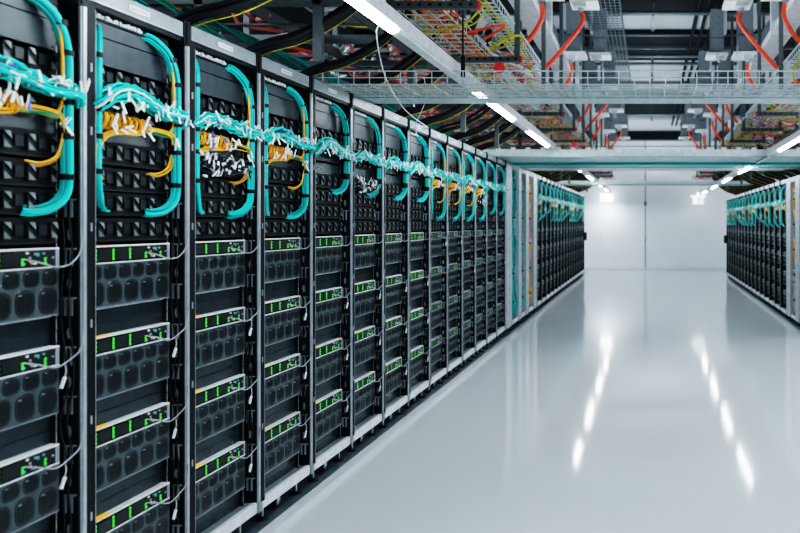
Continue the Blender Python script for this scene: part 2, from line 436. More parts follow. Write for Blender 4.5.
def messy(seed, near, u0=.09, u1=.5, z0=1.80, z1=1.9):
    rng = random.Random(seed); m = MB(); w = MB()
    for j in range(40 if near else 14):
        y = rng.uniform(u0, u1 - .08); z = rng.uniform(z0, z1); dy = rng.uniform(.04, .11)
        m.tube([(-.02, y, z), (rng.uniform(.0, .03), y + dy * .4, rng.uniform(z0, z1)), (rng.uniform(0, .03), y + dy, rng.uniform(z0, z1))], .0045, rng.choice(['blackc', 'black2', 'blackc', 'greyc']), 4, 3, False)
    for j in range(26 if near else 12):
        q = Matrix.Translation((rng.uniform(.015, .035), rng.uniform(u0, u1), rng.uniform(z0 - .01, z1))) @ Matrix.Rotation(rng.uniform(-1.5, 1.5), 4, 'X') @ Matrix.Rotation(rng.uniform(-.8, .8), 4, 'Z')
        w.box(-.003, .003, -.005, .005, -.015, .015, 'whitec', q)
    o = m.build('black_cable_cluster'); t = w.build('plugs', o); t['kind'] = 'stuff'; t['label'] = 'white plugs'
    return o
def patch_lead(seed, near, dangle=True):
    rng = random.Random(seed); m = MB()
    a = rng.uniform(-.01, .01)
    m.tube([(.002, .40, .0), (.03, .43, -.012), (.045, .48, -.03), (.055, .53, -.018 + a), (.06, .57, .02), (.058, .585, .09 + a)], .0032, 'greyc', 5, 4)
    if dangle: m.tube([(.05, .515, -.028), (.056, .51, -.05), (.058, .50, -.066)], .003, 'greyc', 5, 2)
    o = m.build('patch_lead')
    if dangle:
        p = MB(); q = Matrix.Translation((.059, .492, -.084)) @ Matrix.Rotation(-.45, 4, 'X'); p.box(-.004, .004, -.004, .004, -.02, .02, 'white', q)
        x = p.build('plug', o); x['label'] = 'white plug'
    return o
def power_lead(seed):
    rng = random.Random(seed); m = MB(); y = .575
    pts = [(-.015 + rng.uniform(-.01, .008), y + rng.uniform(-.008, .006), 1.6 - i * .12) for i in range(12)]
    m.tube(pts, .0035, 'black2', 5, 3); m.tube([(p[0] - .012, p[1] - .01 + rng.uniform(-.01, .01), p[2]) for p in pts], .003, 'black2', 5, 3)
    return m.build('hanging_leads')

PR = {}
for near in (True, False):
    PR['rack', near] = Proto(make_rack(near)); PR['server', near] = Proto(make_server(near)); PR['patch', near] = Proto(make_patch(near))
PR['rack', 'far'] = Proto(make_rack('far'))
PR['blank'] = Proto(make_blank(.062)); PR['low'] = Proto(make_low_blank()); PR['wide'] = Proto(make_blank(.075, 'blank2')); PR['plugs'] = Proto(make_plug_strip())
for near in (True, False):
    for k in range(3 if near else 2):
        for zb in (1.62, 1.70, 1.78): PR['arc', near, k, zb] = Proto(teal_arc(10 + k, zb, near))
        PR['left', near, k] = Proto(teal_left(20 + k, near)); PR['trunk', near, k] = Proto(teal_trunk(30 + k, near, [.02, .035, .005][k]))
        PR['coil', near, k] = Proto(orange_coils(40 + k, near)); PR['orun', near, k] = Proto(orange_run(50 + k, near))
        PR['messy', near, k] = Proto(messy(60 + k, near))
    PR['lead', near, 0] = Proto(patch_lead(70, near)); PR['lead', near, 1] = Proto(patch_lead(71, near, False))
PR['power'] = Proto(power_lead(80))
PR['lowmess'] = Proto(messy(90, True, .4, .56, 1.5, 1.66))

def put(key, row, Y0, l, label, cat, group=None):
    o = PR[key].get(); place(o, row, Y0, l); tag(o, label, cat, group); return o

def fit_rack(row, Y0, where, near, cfg):
    R = 'rack' if near else 'rack'
    put(('rack', near if near or (row == 'L' and Y0 < 12) else 'far'), row, Y0, (0, 0, 0), f'black open-front server rack with silver upright, {where}', 'server rack', f'server racks')
    for i, z in enumerate(LED):
        put(('server', near), row, Y0, (-.035, 0, z), f'black server with green lights, {ORD[i+1]} from the top in {where}', 'server', 'servers in the racks')
        if cfg.get('lead', True) and (near or i < 2):
            put(('lead', near, (i + cfg['s']) % 2 if not near else 0 if i != 0 else 1), row, Y0, (-.035, 0, z), f'thin grey lead at the {ORD[i+1]} server, {where}', 'cable', 'grey leads on the servers')
        put('low', row, Y0, (-.062, 0, z - .2 - .056), f'glossy blank plate under the {ORD[i+1]} server, {where}', 'panel', 'blank panels between the servers')
    for i, z in enumerate(PATCH):
        if cfg.get('noq') and i in cfg['noq']: continue
        put(('patch', near), row, Y0, (-.042, 0, z), f'black latch strip, {ORD[i+1]} row from the top, {where}', 'patch panel', 'latch panels in the racks')
    for i, z in enumerate(BL_TOP):
        put('blank', row, Y0, (-.042, 0, z), f'plain grey blank panel, {ORD[i+1]} from the top in {where}', 'panel', 'grey blank panels at the rack tops')
    if cfg.get('noq'): put('wide', row, Y0, (-.043, 0, 2.01), f'dark blank panel high among the latch rows in {where}', 'panel', 'dark blank panels among latch rows')
    if not cfg.get('gap'): put('wide', row, Y0, (-.046, 0, 1.925), f'dark blank panel among the latch rows in {where}', 'panel', 'dark blank panels among latch rows')
    put('plugs', row, Y0, (-.035, 0, 2.354), f'narrow strip of white plugs at the top of {where}', 'patch panel', 'plug panels')
    k = cfg['s'] % (3 if near else 2); s = cfg
    if 'arc' in s: put(('arc', near, k, s['arc']), row, Y0, (0, 0, 0), f'teal cable bundle arching down the far side of {where}', 'cable bundle', 'teal arches')
    if s.get('left'): put(('left', near, k), row, Y0, (0, 0, 0), f'slim teal cable bundle down the near side of {where}', 'cable bundle', 'teal side bundles')
    if s.get('trunk', True): put(('trunk', near, k), row, Y0, (0, 0, 0), f'crosswise teal cable bundle with white tags on {where}', 'cable bundle', 'tagged crosswise bundles')
    if s.get('coil'): put(('coil', near, k), row, Y0, (0, 0, 0), f'looped orange cables with white tags in {where}', 'cable bundle', 'orange coils')
    if s.get('orun'): put(('orun', near, k), row, Y0, (0, 0, 0), f'thin orange cables bending down beside the teal ones, {where}', 'cable', 'orange runs')
    if s.get('messy'): put(('messy', near, k), row, Y0, (0, 0, 0 if s['messy'] == 1 else -.1), f'tangle of black leads with white plugs in {where}', 'cable', 'black tangles')
    if near: put('power', row, Y0, (0, 0, 0), f'dark leads hanging beside the servers of {where}', 'cable', 'hanging leads')

A, B_, C_ = 1.62, 1.70, 1.78
near_cfg = [
    dict(s=0, arc=A, coil=1, orun=1, left=1), dict(s=1, arc=A, coil=1, orun=1, left=1), dict(s=2, arc=A, coil=1, orun=1, left=1, messy=1),
    dict(s=0, arc=A, coil=1, orun=1, left=1), dict(s=1, arc=C_, noq=[1]), dict(s=2, arc=C_, messy=1), dict(s=0, arc=C_, noq=[1]), dict(s=1, arc=C_, noq=[1]),
    dict(s=2, arc=A, coil=1, orun=1, left=1), dict(s=0, arc=A, coil=1, orun=1), dict(s=1, arc=A, coil=1, orun=1, left=1), dict(s=2, arc=A, coil=1, messy=1),
    dict(s=0, arc=B_), dict(s=1, arc=B_)]
for i, c in enumerate(near_cfg):
    fit_rack('L', 2.064 + .6 * i, f'{ORD[i+1]} left-row rack', i < 8, c)
rs = random.Random(12)
def far_cfg(i):
    t = i % 6
    c = dict(s=i, arc=[A, A, B_, C_, A, A][t]); c['coil'] = t in (1, 4, 5); c['left'] = t in (0, 1, 4, 5); c['orun'] = t in (1, 5); c['messy'] = t == 2
    return c
for i in range(16): fit_rack('L', 13.4 + .6 * i, f'{ORD[i+1]} left-row rack past the posts', False, far_cfg(i + 1))
RR0 = 12.28
for i in range(16): fit_rack('R', RR0 + .6 * i, f'{ORD[i+1]} right-row rack', False, far_cfg(i + 4))

# ---- network cable bays between the rack blocks
def cable_bay(row, Y0, w, pw, kind, where):
    r = empty('cable_post_bay')
    a = MB(); a.bevbox(-.16, .012, 0, pw, .085, 2.41, .006, 'postgrey'); a.box(.012, .014, .01, .02, .1, 2.4, 'slot'); a.box(.012, .014, pw - .02, pw - .01, .1, 2.4, 'slot')
    for i in range(12): a.box(.012, .015, pw * .45, pw * .55, .25 + i * .18, .29 + i * .18, 'slot')
    a.build('post', r)
    if w > pw + .01:
        a = MB(); a.box(-.8, -.24, pw, w, .08, 2.40, 'black'); a.box(-.22, -.16, w - .01, w, .08, 2.4, 'black')
        for i in range(14): a.box(-.24, -.1, w - .05, w, .2 + i * .155, .22 + i * .155, 'black2')
        a.build('back_panel', r)
    a = MB(); a.bevbox(-.09, .006, .0, w, 2.37, 2.45, .004, 'rail'); a.build('top_rail', r)
    a = MB(); a.bevbox(-.02, .0, .0, w, .082, .138, .004, 'base'); a.box(-.3, -.02, 0, w, .128, .137, 'rail'); a.build('base_rail', r)
    a = MB(); a.tube([(-.035, w / 2, .105), (-.035, w / 2, .012)], .007, 'silver', 8); a.tube([(-.035, w / 2, .002), (-.035, w / 2, .015)], .03, 'black', 12); a.build('levelling_foot', r)
    place(r, row, Y0); tag(r, f'pale cabinet post bay with open cable channel, {where}', 'cabinet')
    if kind:
        ms = {'teal': TEAL, 'orange': ['orange', 'orange2', 'whitec', 'orange'], 'mixed': ['teal', 'teal3', 'greyc']}[kind]
        m = MB(); rng = random.Random(int(Y0 * 10)); u = (pw + w) * .5 - .03
        pts = [(-.07 + .02 * math.sin(i * 1.3), u + .03 * math.sin(i * 2.1), .22 + i * .163) for i in range(14)]
        strands(m, pts, .075 if kind == 'teal' else .045, 20, .014, ms, 2, 5, rng, .2)
        for i in range(26):
            z = rng.uniform(.3, 2.25); m.tube([(-.03, u - .04, z), (-.0, u + .05, z + .03), (-.06, w - .03, z + .01)], .009, ms[i % 3], 4, 3, False)
        o = m.build('vertical_cable_bundle')
        for i in range(5): strap(u, -.07, .4 + i * .42, .085).build('strap', o)
        place(o, row, Y0); nm = {'teal': 'thick teal', 'orange': 'orange and white', 'mixed': 'slim dark teal'}[kind]
        tag(o, f'{nm} vertical cable bundle behind the pale posts, {where}', 'cable bundle')
cable_bay('L', 10.50, 1.0, .46, 'teal', 'first of the left row')
cable_bay('L', 11.50, .68, .27, 'mixed', 'second of the left row')
cable_bay('L', 12.18, .80, .30, 'orange', 'third of the left row')
cable_bay('L', 12.98, .42, .36, None, 'fourth of the left row')
cable_bay('R', 11.92, .36, .36, None, 'beside the first right-row rack')
cable_bay('R', 11.2, .72, .34, 'orange', 'second before the right-row racks')
cable_bay('R', 10.3, .9, .36, 'teal', 'third before the right-row racks')
# far-end closing posts and the black boxes on the row ends
for row, Y in (('L', 23.0), ('R', 21.88)):
    a = MB(); a.bevbox(-.9, .006, 0, .05, .06, 2.45, .004, 'black'); a.box(-.9, .0, .05, .055, .2, 2.3, 'black2')
    o = a.build('end_panel'); place(o, row, Y); tag(o, f'black end panel closing the far end of the {"left" if row=="L" else "right"} rack row', 'panel')
    a = MB(); a.bevbox(.006, .09, .0, .12, 1.05, 1.30, .01, 'black2'); a.box(.09, .094, .02, .1, 1.1, 1.25, 'black')
    o = a.build('control_box'); place(o, row, Y - .1); tag(o, f'small black control box at the far end of the {"left" if row=="L" else "right"} row', 'control box')

# ---------------------------------------------------------------- room shell
YN, YF, XW0, XW1, ZC = -5.0, 24.8, -5.2, 5.4, 5.0
a = MB(); a.box(XW0, XW1, YN, YF, -.1, 0, 'floor'); struct(a.build('floor'))
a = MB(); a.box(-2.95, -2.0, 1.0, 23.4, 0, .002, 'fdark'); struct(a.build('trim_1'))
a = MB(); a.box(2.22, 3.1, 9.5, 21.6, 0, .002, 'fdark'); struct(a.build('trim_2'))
a = MB(); a.box(XW0, XW1, YF, YF + .1, 0, ZC, 'wall'); struct(a.build('wall_end'))
a = MB(); a.box(-.17, -.14, YF - .012, YF, .1, 4.3, 'seam'); a.box(-.2, -.11, YF - .02, YF, 2.15, 2.3, 'seam'); a.box(-.185, -.125, YF - .016, YF, 1.0, 1.05, 'seam'); struct(a.build('trim_3'))
a = MB(); a.box(XW0, XW1, YF - .03, YF, 0, .10, 'skirt'); struct(a.build('baseboard_end'))
a = MB(); a.box(XW0, XW1, YF - .1, YF - .01, 4.3, 4.62, 'duct'); a.box(XW0, XW1, YF - .12, YF - .1, 4.3, 4.34, 'strut'); struct(a.build('trim_4'))
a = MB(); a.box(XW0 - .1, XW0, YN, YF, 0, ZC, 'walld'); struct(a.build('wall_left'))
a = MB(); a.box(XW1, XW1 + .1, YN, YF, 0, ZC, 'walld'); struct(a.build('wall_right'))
a = MB(); a.box(XW0, XW1, YN - .1, YN, 0, ZC, 'wall'); struct(a.build('wall_back'))
a = MB(); a.box(XW0, XW1, YN, YF, ZC, ZC + .1, 'ceil')
for k in range(10):
    y = 6 + k * 2.0; a.box(XW0, XW1, y, y + .05, ZC - .02, ZC, 'strut')
a.box(.02, .08, YN, YF, ZC - .05, ZC, 'strut'); struct(a.build('ceiling'))
for i, (y0, y1) in enumerate([(2.0, 4.0), (5.5, 7.6), (9.3, 11.9), (13.2, 15.2), (19.3, 23.0)]):
    a = MB(); a.box(XW0, XW1, y0, y1, 4.90, 4.99, 'duct'); a.box(XW0, XW1, y0 - .01, y0 + .03, 4.88, 4.91, 'strut'); a.box(XW0, XW1, y1 - .03, y1 + .01, 4.88, 4.91, 'strut')
    if y1 - y0 > 1: a.box(XW0, XW1, y0 + .8, y0 + .86, 4.84, 4.9, 'strut')
    o = a.build('ceiling_duct'); tag(o, f'dark broad duct crossing under the ceiling, {ORD[i+1]} from the camera', 'duct', 'ceiling ducts')
for i, x in enumerate((.72, .86, 1.0, 1.2)):
    a = MB(); a.tube([(x, 5, 4.8), (x, 24.6, 4.8)], .03, 'duct', 8)
    o = a.build('ceiling_pipe'); tag(o, f'long dark pipe running away under the ceiling ducts, {ORD[i+1]} from the aisle centre', 'pipe', 'ceiling pipes')
for i, y in enumerate((11.3, 14.2, 14.9, 17.0, 21.8)):
    a = MB(); a.tube([(-1.6, y, 4.75), (1.9, y, 4.75)], .035, 'strut', 8)
    for x in (.05, -.9, 1.1): a.tube([(x, y, 4.99), (x, y, 4.7)], .02, 'strut', 6)
    o = a.build('cross_pipe'); tag(o, f'dark pipe hung across the aisle below the pale ceiling, {ORD[i+1]} from the camera', 'pipe', 'cross pipes')
for i, (x, z) in enumerate(((-1.62, 1.2), (-1.6, 1.35))):
    pass
a = MB(); a.bevbox(-1.66, -1.58, YF - .04, YF - .01, 1.15, 1.27, .006, 'white'); a.box(-1.63, -1.61, YF - .045, YF - .04, 1.19, 1.23, 'seam')
o = a.build('wall_switch'); tag(o, 'small pale switch on the end wall below the lit white box', 'switch')
o.rotation_euler = (0, 0, 0)

# ---------------------------------------------------------------- lights
def fixture(x, y0, z, side, i, length=1.5, pitch=2.35, on=True):
    t = empty('strip_light', (x, y0, z))
    a = MB(); a.bevbox(-.045, .045, 0, pitch - .01, 0, .07, .008, 'housing'); a.box(-.028, .028, length + .01, pitch - .02, -.012, 0, 'housing'); a.build('housing', t)
    a = MB()
    a.tube([(0, 0.01, -.004), (0, length, -.004)], .021, 'tube' if on else 'white', 10); d = a.build('diffuser', t); d['label'] = 'glowing white tube' if on else 'unlit white tube'
    a = MB(); a.tube([(-.0, .3, .07), (0, .3, 2.84 - z)], .004, 'steel', 5); a.build('hanging_wire', t)
    a = MB(); a.tube([(-.0, pitch - .3, .07), (0, pitch - .3, 2.84 - z)], .004, 'steel', 5); a.build('hanging_wire', t)
    tag(t, f'long white strip light, {ORD[i]} in the {side} ceiling line', 'light', f'strip lights, {side} line')
ys = [-4.6, -2.25, .10, 2.28, 5.55, 7.95, 10.3, 12.4, 15.4, 18.4, 21.3]
ysr = [-4.6, -2.25, .1, 2.6, 5.2, 7.6, 9.9, 11.7, 14.6, 17.6, 20.8]
for side, X, Z, Y in (('left', -1.30, 2.56, ys), ('right', 1.58, 2.47, ysr)):
    for j, y in enumerate(Y):
        fixture(X, y, Z, side, j + 1, 1.5, (Y[j + 1] - y) if j < len(Y) - 1 else 2.6, j != 6)
# lit boxes at the wall end
t = empty('emergency_light', (-1.42, 24.45, 2.28)); a = MB(); a.bevbox(-.2, .2, -.03, .03, 0, .26, .02, 'sign'); a.build('lit_box', t)
a = MB(); a.tube([(0, 0, .26), (0, 0, .35)], .02, 'housing', 6); a.tube([(0, 0, .35), (0, 0, 2.7)], .006, 'steel', 5); a.box(-.1, .1, -.02, .02, .34, .36, 'housing'); a.build('bracket', t)
tag(t, 'blank glowing white box hung at the end of the left light line', 'light')
t = empty('exit_sign', (1.56, 24.2, 2.2)); a = MB(); a.bevbox(-.17, .17, -.03, .03, 0, .24, .01, 'sign2'); a.box(-.24, .24, -.04, .04, .22, .27, 'sign2'); a.build('lit_box', t)
a = MB()   # running figure and doorway on the face
a.box(-.01, .03, -.034, -.031, .03, .2, 'signg'); a.box(.03, .07, -.034, -.031, .12, .16, 'signg'); a.box(.08, .14, -.034, -.031, .02, .07, 'signg'); a.box(.12, .15, -.034, -.031, .07, .2, 'signg'); x = a.build('pictogram', t); x['label'] = 'green figure marks'
a = MB(); a.tube([(0, 0, .27), (0, 0, .36)], .03, 'sign', 8); a.build('bracket', t)
tag(t, 'lit white exit sign with green marks at the end of the right light line', 'exit sign')

# ---------------------------------------------------------------- overhead
CX = .12
def sx(s, x): return x if s < 0 else 2 * CX - x          # mirrored about the aisle centre
def sbox(a, s, x0, x1, y0, y1, z0, z1, m):
    p, q = sorted((sx(s, x0), sx(s, x1))); a.box(p, q, y0, y1, z0, z1, m); return a
SN = {-1: 'left', 1: 'right'}
# cross mesh tray resting on the rack tops, near
def mesh_tray_x(y0, y1, z0, z1, x0, x1, step):
    a = MB(); r = .0034
    for k in range(9):
        y = y0 + (y1 - y0) * k / 8; a.tube([(x0, y, z0), (x1, y, z0)], r, 'wire', 4)
    for y in (y0, y1):
        a.tube([(x0, y, z1), (x1, y, z1)], r * 1.3, 'wire', 4); a.tube([(x0, y, (z0 + z1) / 2), (x1, y, (z0 + z1) / 2)], r, 'wire', 4)
    x = x0
    while x <= x1:
        a.tube([(x, y0, z1), (x, y0, z0), (x, y1, z0), (x, y1, z1)], r, 'wire', 4); x += step
    return a
t = empty('wire_mesh_tray', (0, 4.80, 2.47)); mesh_tray_x(0, .46, 0, .085, -3.2, 3.4, .1).build('basket', t)
tag(t, 'silver wire mesh tray crossing the aisle on the rack tops, nearest to the camera', 'cable tray')
t = empty('wire_mesh_tray', (0, 5.36, 2.47)); mesh_tray_x(0, .2, 0, .05, -3.2, 3.4, .1).build('basket', t)
a = MB(); a.box(-3.2, 3.4, .03, .19, .004, .012, 'paleblue'); a.build('tray_liner', t)
tag(t, 'narrow wire mesh tray with pale liner, behind the nearest crossing tray', 'cable tray')
for q, (y, m, z) in enumerate(((5.02, 'yellow', 2.476), (5.1, 'greyc', 2.476), (5.44, 'greyc', 2.486), (5.5, 'whitec', 2.486))):
    a = MB(); rng = random.Random(q); xa, xb = [(-2.6, -.7), (-3.1, 3.3), (-1.9, 3.2), (-3.1, 1.5)][q]
    a.tube([(xa + (xb - xa) * i / 16, y + rng.uniform(-.06, .06) * (1 if q < 2 else .4), z + .006) for i in range(17)], .0045, m, 5, 3)
    o = a.build('tray_cable'); tag(o, f'{ {"yellow":"yellow","greyc":"grey","whitec":"white"}[m]} cable lying in the {"nearest mesh tray" if q<2 else "lined mesh tray"} across the aisle', 'cable')
# bridge of solid trays over the cable bays
for i, (y0, y1) in enumerate(((9.95, 10.95), (11.05, 11.75), (11.85, 12.75))):
    t = empty('bridge_tray', (0, y0, 2.47)); w = y1 - y0
    a = MB(); a.box(-3.3, 3.5, 0, w, 0, .012, 'paleblue'); a.box(-3.3, 3.5, 0, .012, .012, .09, 'paleblue'); a.box(-3.3, 3.5, w - .012, w, .012, .09, 'paleblue')
    a.box(-3.3, 3.5, -.012, .02, -.012, 0, 'steel'); a.build('tray_body', t)
    if i == 0:
        a = MB()
        for k in range(34): a.box(-3.25 + k * .2, -3.19 + k * .2, -.016, -.003, .05, .115, 'lip')
        a.tube([(-3.3, -.01, .13), (3.5, -.01, .13)], .006, 'strut', 5); a.build('rim_clips', t)
    tag(t, f'wide pale blue tray bridging the aisle over the cable posts, {["nearest","middle","farthest"][i]} of three', 'cable tray', 'bridge trays')
for i, (y, x0, x1) in enumerate(((11.0, -2.9, 3.2),)):
    a = MB(); strands(a, [(x0, y, 2.46), (x0 / 2, y, 2.445), (0, y, 2.45), (x1 / 2, y, 2.445), (x1, y, 2.46)], .016, 7, .009, TEAL, 5, 5, random.Random(i))
    o = a.build('teal_cable_bundle'); tag(o, 'teal cable bundle slung between the pale bridge trays across the aisle', 'cable bundle')
t = empty('slim_cross_tray', (0, 17.2, 2.46)); a = MB(); a.box(-3.2, 3.4, 0, .5, 0, .02, 'steel'); a.box(-3.2, 3.4, 0, .02, .02, .09, 'paleblue'); a.box(-3.2, 3.4, .48, .5, .02, .09, 'steel'); a.build('tray_body', t)
tag(t, 'thin pale metal tray crossing the far aisle before the end wall', 'cable tray')

# trapeze struts with red end caps
def trapeze(s, y, i, z=2.83, x0=-1.57, x1=-1.0, vert=True):
    t = empty('strut_hanger', (0, y, 0)); a = MB(); sbox(a, s, x0, x1, 0, .041, z, z + .041, 'strut')
    k = x0 + .04
    while k < x1 - .02: sbox(a, s, k, k + .018, -.002, 0, z + .014, z + .028, 'black'); k += .06
    a.build('crossbar', t)
    for x in (x0, x1):
        a = MB(); sbox(a, s, x - .006, x + .006, -.003, .044, z - .003, z + .044, 'redcap'); a.build('end_cap', t)['label'] = 'red end cap'
        a = MB(); sbox(a, s, x + (.02 if x == x0 else -.06), x + (.06 if x == x0 else -.02), .041, .08, z, ZC, 'strut'); a.build('upright', t)
    tag(t, f'grey slotted hanger with red end caps over the {SN[s]} racks, {ORD[i]} from the camera', 'hanger', f'strut hangers {SN[s]}')
for s in (-1, 1):
    for i in range(12): trapeze(s, 4.35 + i * 1.45, i + 1)
# longer cross hangers above the racks
def strut_frame(s, y, i):
    t = empty('strut_tower', (0, y, 0)); a = MB()
    sbox(a, s, -3.2, -1.7, 0, .041, 2.78, 2.82, 'strut'); sbox(a, s, -3.2, -1.7, 0, .041, 3.25, 3.29, 'strut'); sbox(a, s, -3.2, -1.7, 0, .041, 3.75, 3.79, 'strut'); a.build('crossbar', t)
    for x in (-1.85, -2.5, -3.1):
        a = MB(); sbox(a, s, x, x + .045, 0, .045, 2.47, ZC, 'strut'); a.build('upright', t)
    tag(t, f'dark strut frame standing above the {SN[s]} rack tops, {ORD[i]} from the camera', 'frame', f'rack top frames {SN[s]}')
for i in range(13): strut_frame(-1, 2.5 + i * 1.6, i + 1)
for i in range(8): strut_frame(1, 8.9 + i * 1.6, i + 1)
# ladder / basket trays running along the aisle
def basket_y(s, x0, x1, z, y0, y1, name, label, cat='cable tray', step=.1, side=.06, n=4, m='wire', r=.003):
    t = empty(name, (0, 0, z)); a = MB()
    for k in range(n + 1):
        x = sx(s, x0 + (x1 - x0) * k / n); a.tube([(x, y0, 0), (x, y1, 0)], r, m, 4)
    for x in (x0, x1): a.tube([(sx(s, x), y0, side), (sx(s, x), y1, side)], r * 1.4, m, 4)
    y = y0
    while y < y1:
        a.tube([(sx(s, x0), y, side), (sx(s, x0), y, 0), (sx(s, x1), y, 0), (sx(s, x1), y, side)], r, m, 4); y += step
    a.build('basket', t); tag(t, label, cat); return t
for s in (-1, 1):
    sd = SN[s]
    basket_y(s, -1.22, -1.06, 3.08, 1.5, 7.2 if s < 0 else 9, 'wire_ladder_tray', f'narrow bright wire ladder tray with yellow cables, overhead {sd} side, nearer length', n=1, step=.09, r=.006)
    basket_y(s, -1.56, -1.28, 2.9, 1.5, 9.4, 'wire_ladder_tray', f'wire ladder tray carrying orange cables above the {sd} strip lights', n=3, step=.12, r=.005)
    basket_y(s, -.85, -.38, 4.3, 3.0, 16, 'wire_mesh_tray', f'high wide wire mesh tray near the ceiling, {sd} of the aisle centre' if s < 0 else 'high wide wire mesh tray near the ceiling, over the right busbar boxes', n=8, step=.12, side=.1, r=.006, m='strut') if s < 0 else None
    # far longitudinal tray: pale channel
    t = empty('channel_tray', (0, 0, 3.08)); a = MB(); sbox(a, s, -1.28, -1.13, 7.3, 22, 0, .01, 'paleblue'); sbox(a, s, -1.29, -1.28, 7.3, 22, 0, .06, 'paleblue'); sbox(a, s, -1.13, -1.12, 7.3, 22, 0, .06, 'paleblue')
    a.build('channel', t); tag(t, f'pale green-grey channel tray running to the far wall, {sd} side', 'cable tray')
    # strut pieces with red caps
    for i, (y0, y1) in enumerate(((4.93, 6.6), (9.75, 12.3)) if s < 0 else ((9.75, 12.3),)):
        X = -.99 if s < 0 else -1.42
        t = empty('strut_bar', (0, y0, 2.60)); a = MB(); sbox(a, s, X - .02, X + .02, 0, y1 - y0, -.02, .02, 'steel'); a.build('channel', t)
        a = MB(); q = sx(s, X); a.tube([(q, -.02, 0), (q, 0.0, 0)], .036, 'redcap', 12); a.build('end_cap', t)['label'] = 'red round cap'
        tag(t, f'grey strut bar with red cap on the {"near mesh tray" if y0 < 6 else "bridge trays"}, {sd} side', 'strut')
    # busbar trunking and tap-off boxes
    t = empty('busbar', (0, 0, 3.60)); a = MB(); sbox(a, s, -1.26, -1.08, 1.5, 22, 0, .10, 'bus'); sbox(a, s, -1.28, -1.06, 1.5, 22, -.012, 0, 'bus'); sbox(a, s, -1.2, -1.14, 1.5, 22, .10, .34, 'busdark'); a.build('trunking', t)
    for k in range(14): a = MB(); sbox(a, s, -1.3, -1.04, 1.9 + k * 1.5, 1.98 + k * 1.5, -.02, .36, 'bus'); a.build('joint_cover', t)
    tag(t, f'long pale grey busbar trunking overhead, {sd} side', 'busbar')
    for k in range(14):
        y = 4.15 + k * 1.28; odd = k % 2; dx = .24 if odd else 0; z0 = 3.98 if odd else 3.70
        t = empty('tap_off_box', (0, y, z0)); a = MB(); sbox(a, s, -1.04 + dx, -.86 + dx, 0, .26, -.0, .62, 'busdark'); sbox(a, s, -.86 + dx, -.855 + dx, .04, .22, .1, .5, 'strut'); sbox(a, s, -1.09 + dx, -1.04 + dx, .05, .2, .3, .62, 'bus'); sbox(a, s, -1.04 + dx, -.86 + dx, -.003, 0, .2, .22, 'strut'); a.build('housing', t)
        a = MB(); sbox(a, s, -1.10 + dx, -.80 + dx, -.04, .31, -.04, -.0, 'white'); sbox(a, s, -1.05 + dx, -.92 + dx, -.03, .1, -.09, -.03, 'bus'); a.build('base_plate', t)['label'] = 'white base plate'
        a = MB(); x = sx(s, -.98 + dx); a.tube([(x, .04, -.03), (x, .04, -.12)], .035, 'steel', 8); a.build('cable_gland', t)
        if odd:
            a = MB()
            for q in (.06, .2): sbox(a, s, -1.28, -.9 + dx, q, q + .03, .5, .53, 'strut')
            a.build('support_arm', t)
        tag(t, f'grey tap-off box with white base on the {sd} busbar, {ORD[k+1]} from the camera', 'electrical box', f'tap-off boxes {sd}')
        if odd and k % 4 == 1: continue
        m = MB(); x0 = sx(s, -.98 + dx); e = sx(s, -1.75); mid = sx(s, -1.12)
        zz = z0 - .14; m.tube([(x0, y + .04, zz), (x0, y + .05, zz - .14), (mid, y + .02, 3.24 if odd else 3.2), (sx(s, -1.35), y - .03, 3.06), (e, y - .1, 3.10), (sx(s, -2.3), y - .15, 3.12)], .023, 'red', 8, 4)
        m = m.build('red_power_cable'); tag(m, f'thick red cable curving from the {ORD[k+1]} tap-off box, {sd} busbar', 'cable', f'red power cables {sd}')
# orange cables in the ladder tray
for s in (-1, 1):
    a = MB(); rng = random.Random(4)
    for k in range(7):
        x = -1.5 + k * .03; a.tube([(sx(s, x + rng.uniform(-.02, .02)), 1.6 + i * .6, 2.915 + rng.uniform(0, .02)) for i in range(13)], .009, 'ored' if k % 3 else 'orange', 5, 2)
    o = a.build('orange_cable_bundle'); tag(o, f'flat bundle of orange-red cables in the ladder tray, {SN[s]} side overhead', 'cable bundle')
    a = MB()
    for k in range(5):
        a.tube([(sx(s, -1.14 + rng.uniform(-.05, .05)), 1.6 + i * .55, 3.10 + rng.uniform(0, .03)) for i in range(10)] + [(sx(s, -1.14), 7.2, 3.05), (sx(s, -1.2), 7.3, 2.85)], .007, 'yellow', 5, 2)
    o = a.build('yellow_cable_bundle'); tag(o, f'loose yellow fibre cables in the narrow ladder tray, {SN[s]} side overhead', 'cable bundle')
    for k in range(9):
        a = MB(); y = 3.6 + k * 1.45
        x1, x2, x3, x4 = -1.12, -1.4, -1.75, -2.2; rr = rng.uniform(-.1, .1)
        a.tube([(sx(s, x1), y, 3.06), (sx(s, x1 - .1), y + rr, 2.93), (sx(s, x2), y - .1, 2.86 + rr * .3), (sx(s, x3), y + rr, 2.88), (sx(s, x4), y + .1, 2.95)], .008, 'yellow', 5, 5)
        a.tube([(sx(s, x1), y + .1, 3.06), (sx(s, x1 - .12), y + rr + .2, 2.96), (sx(s, x2), y, 2.93 + rr * .3), (sx(s, x3), y - rr, 2.98)], .006, 'yellow', 5, 5)
        o = a.build('yellow_cable'); tag(o, f'sagging yellow cable pair crossing above the strip lights, {ORD[k+1]} on the {SN[s]} side', 'cable', f'yellow crossing cables {SN[s]}')
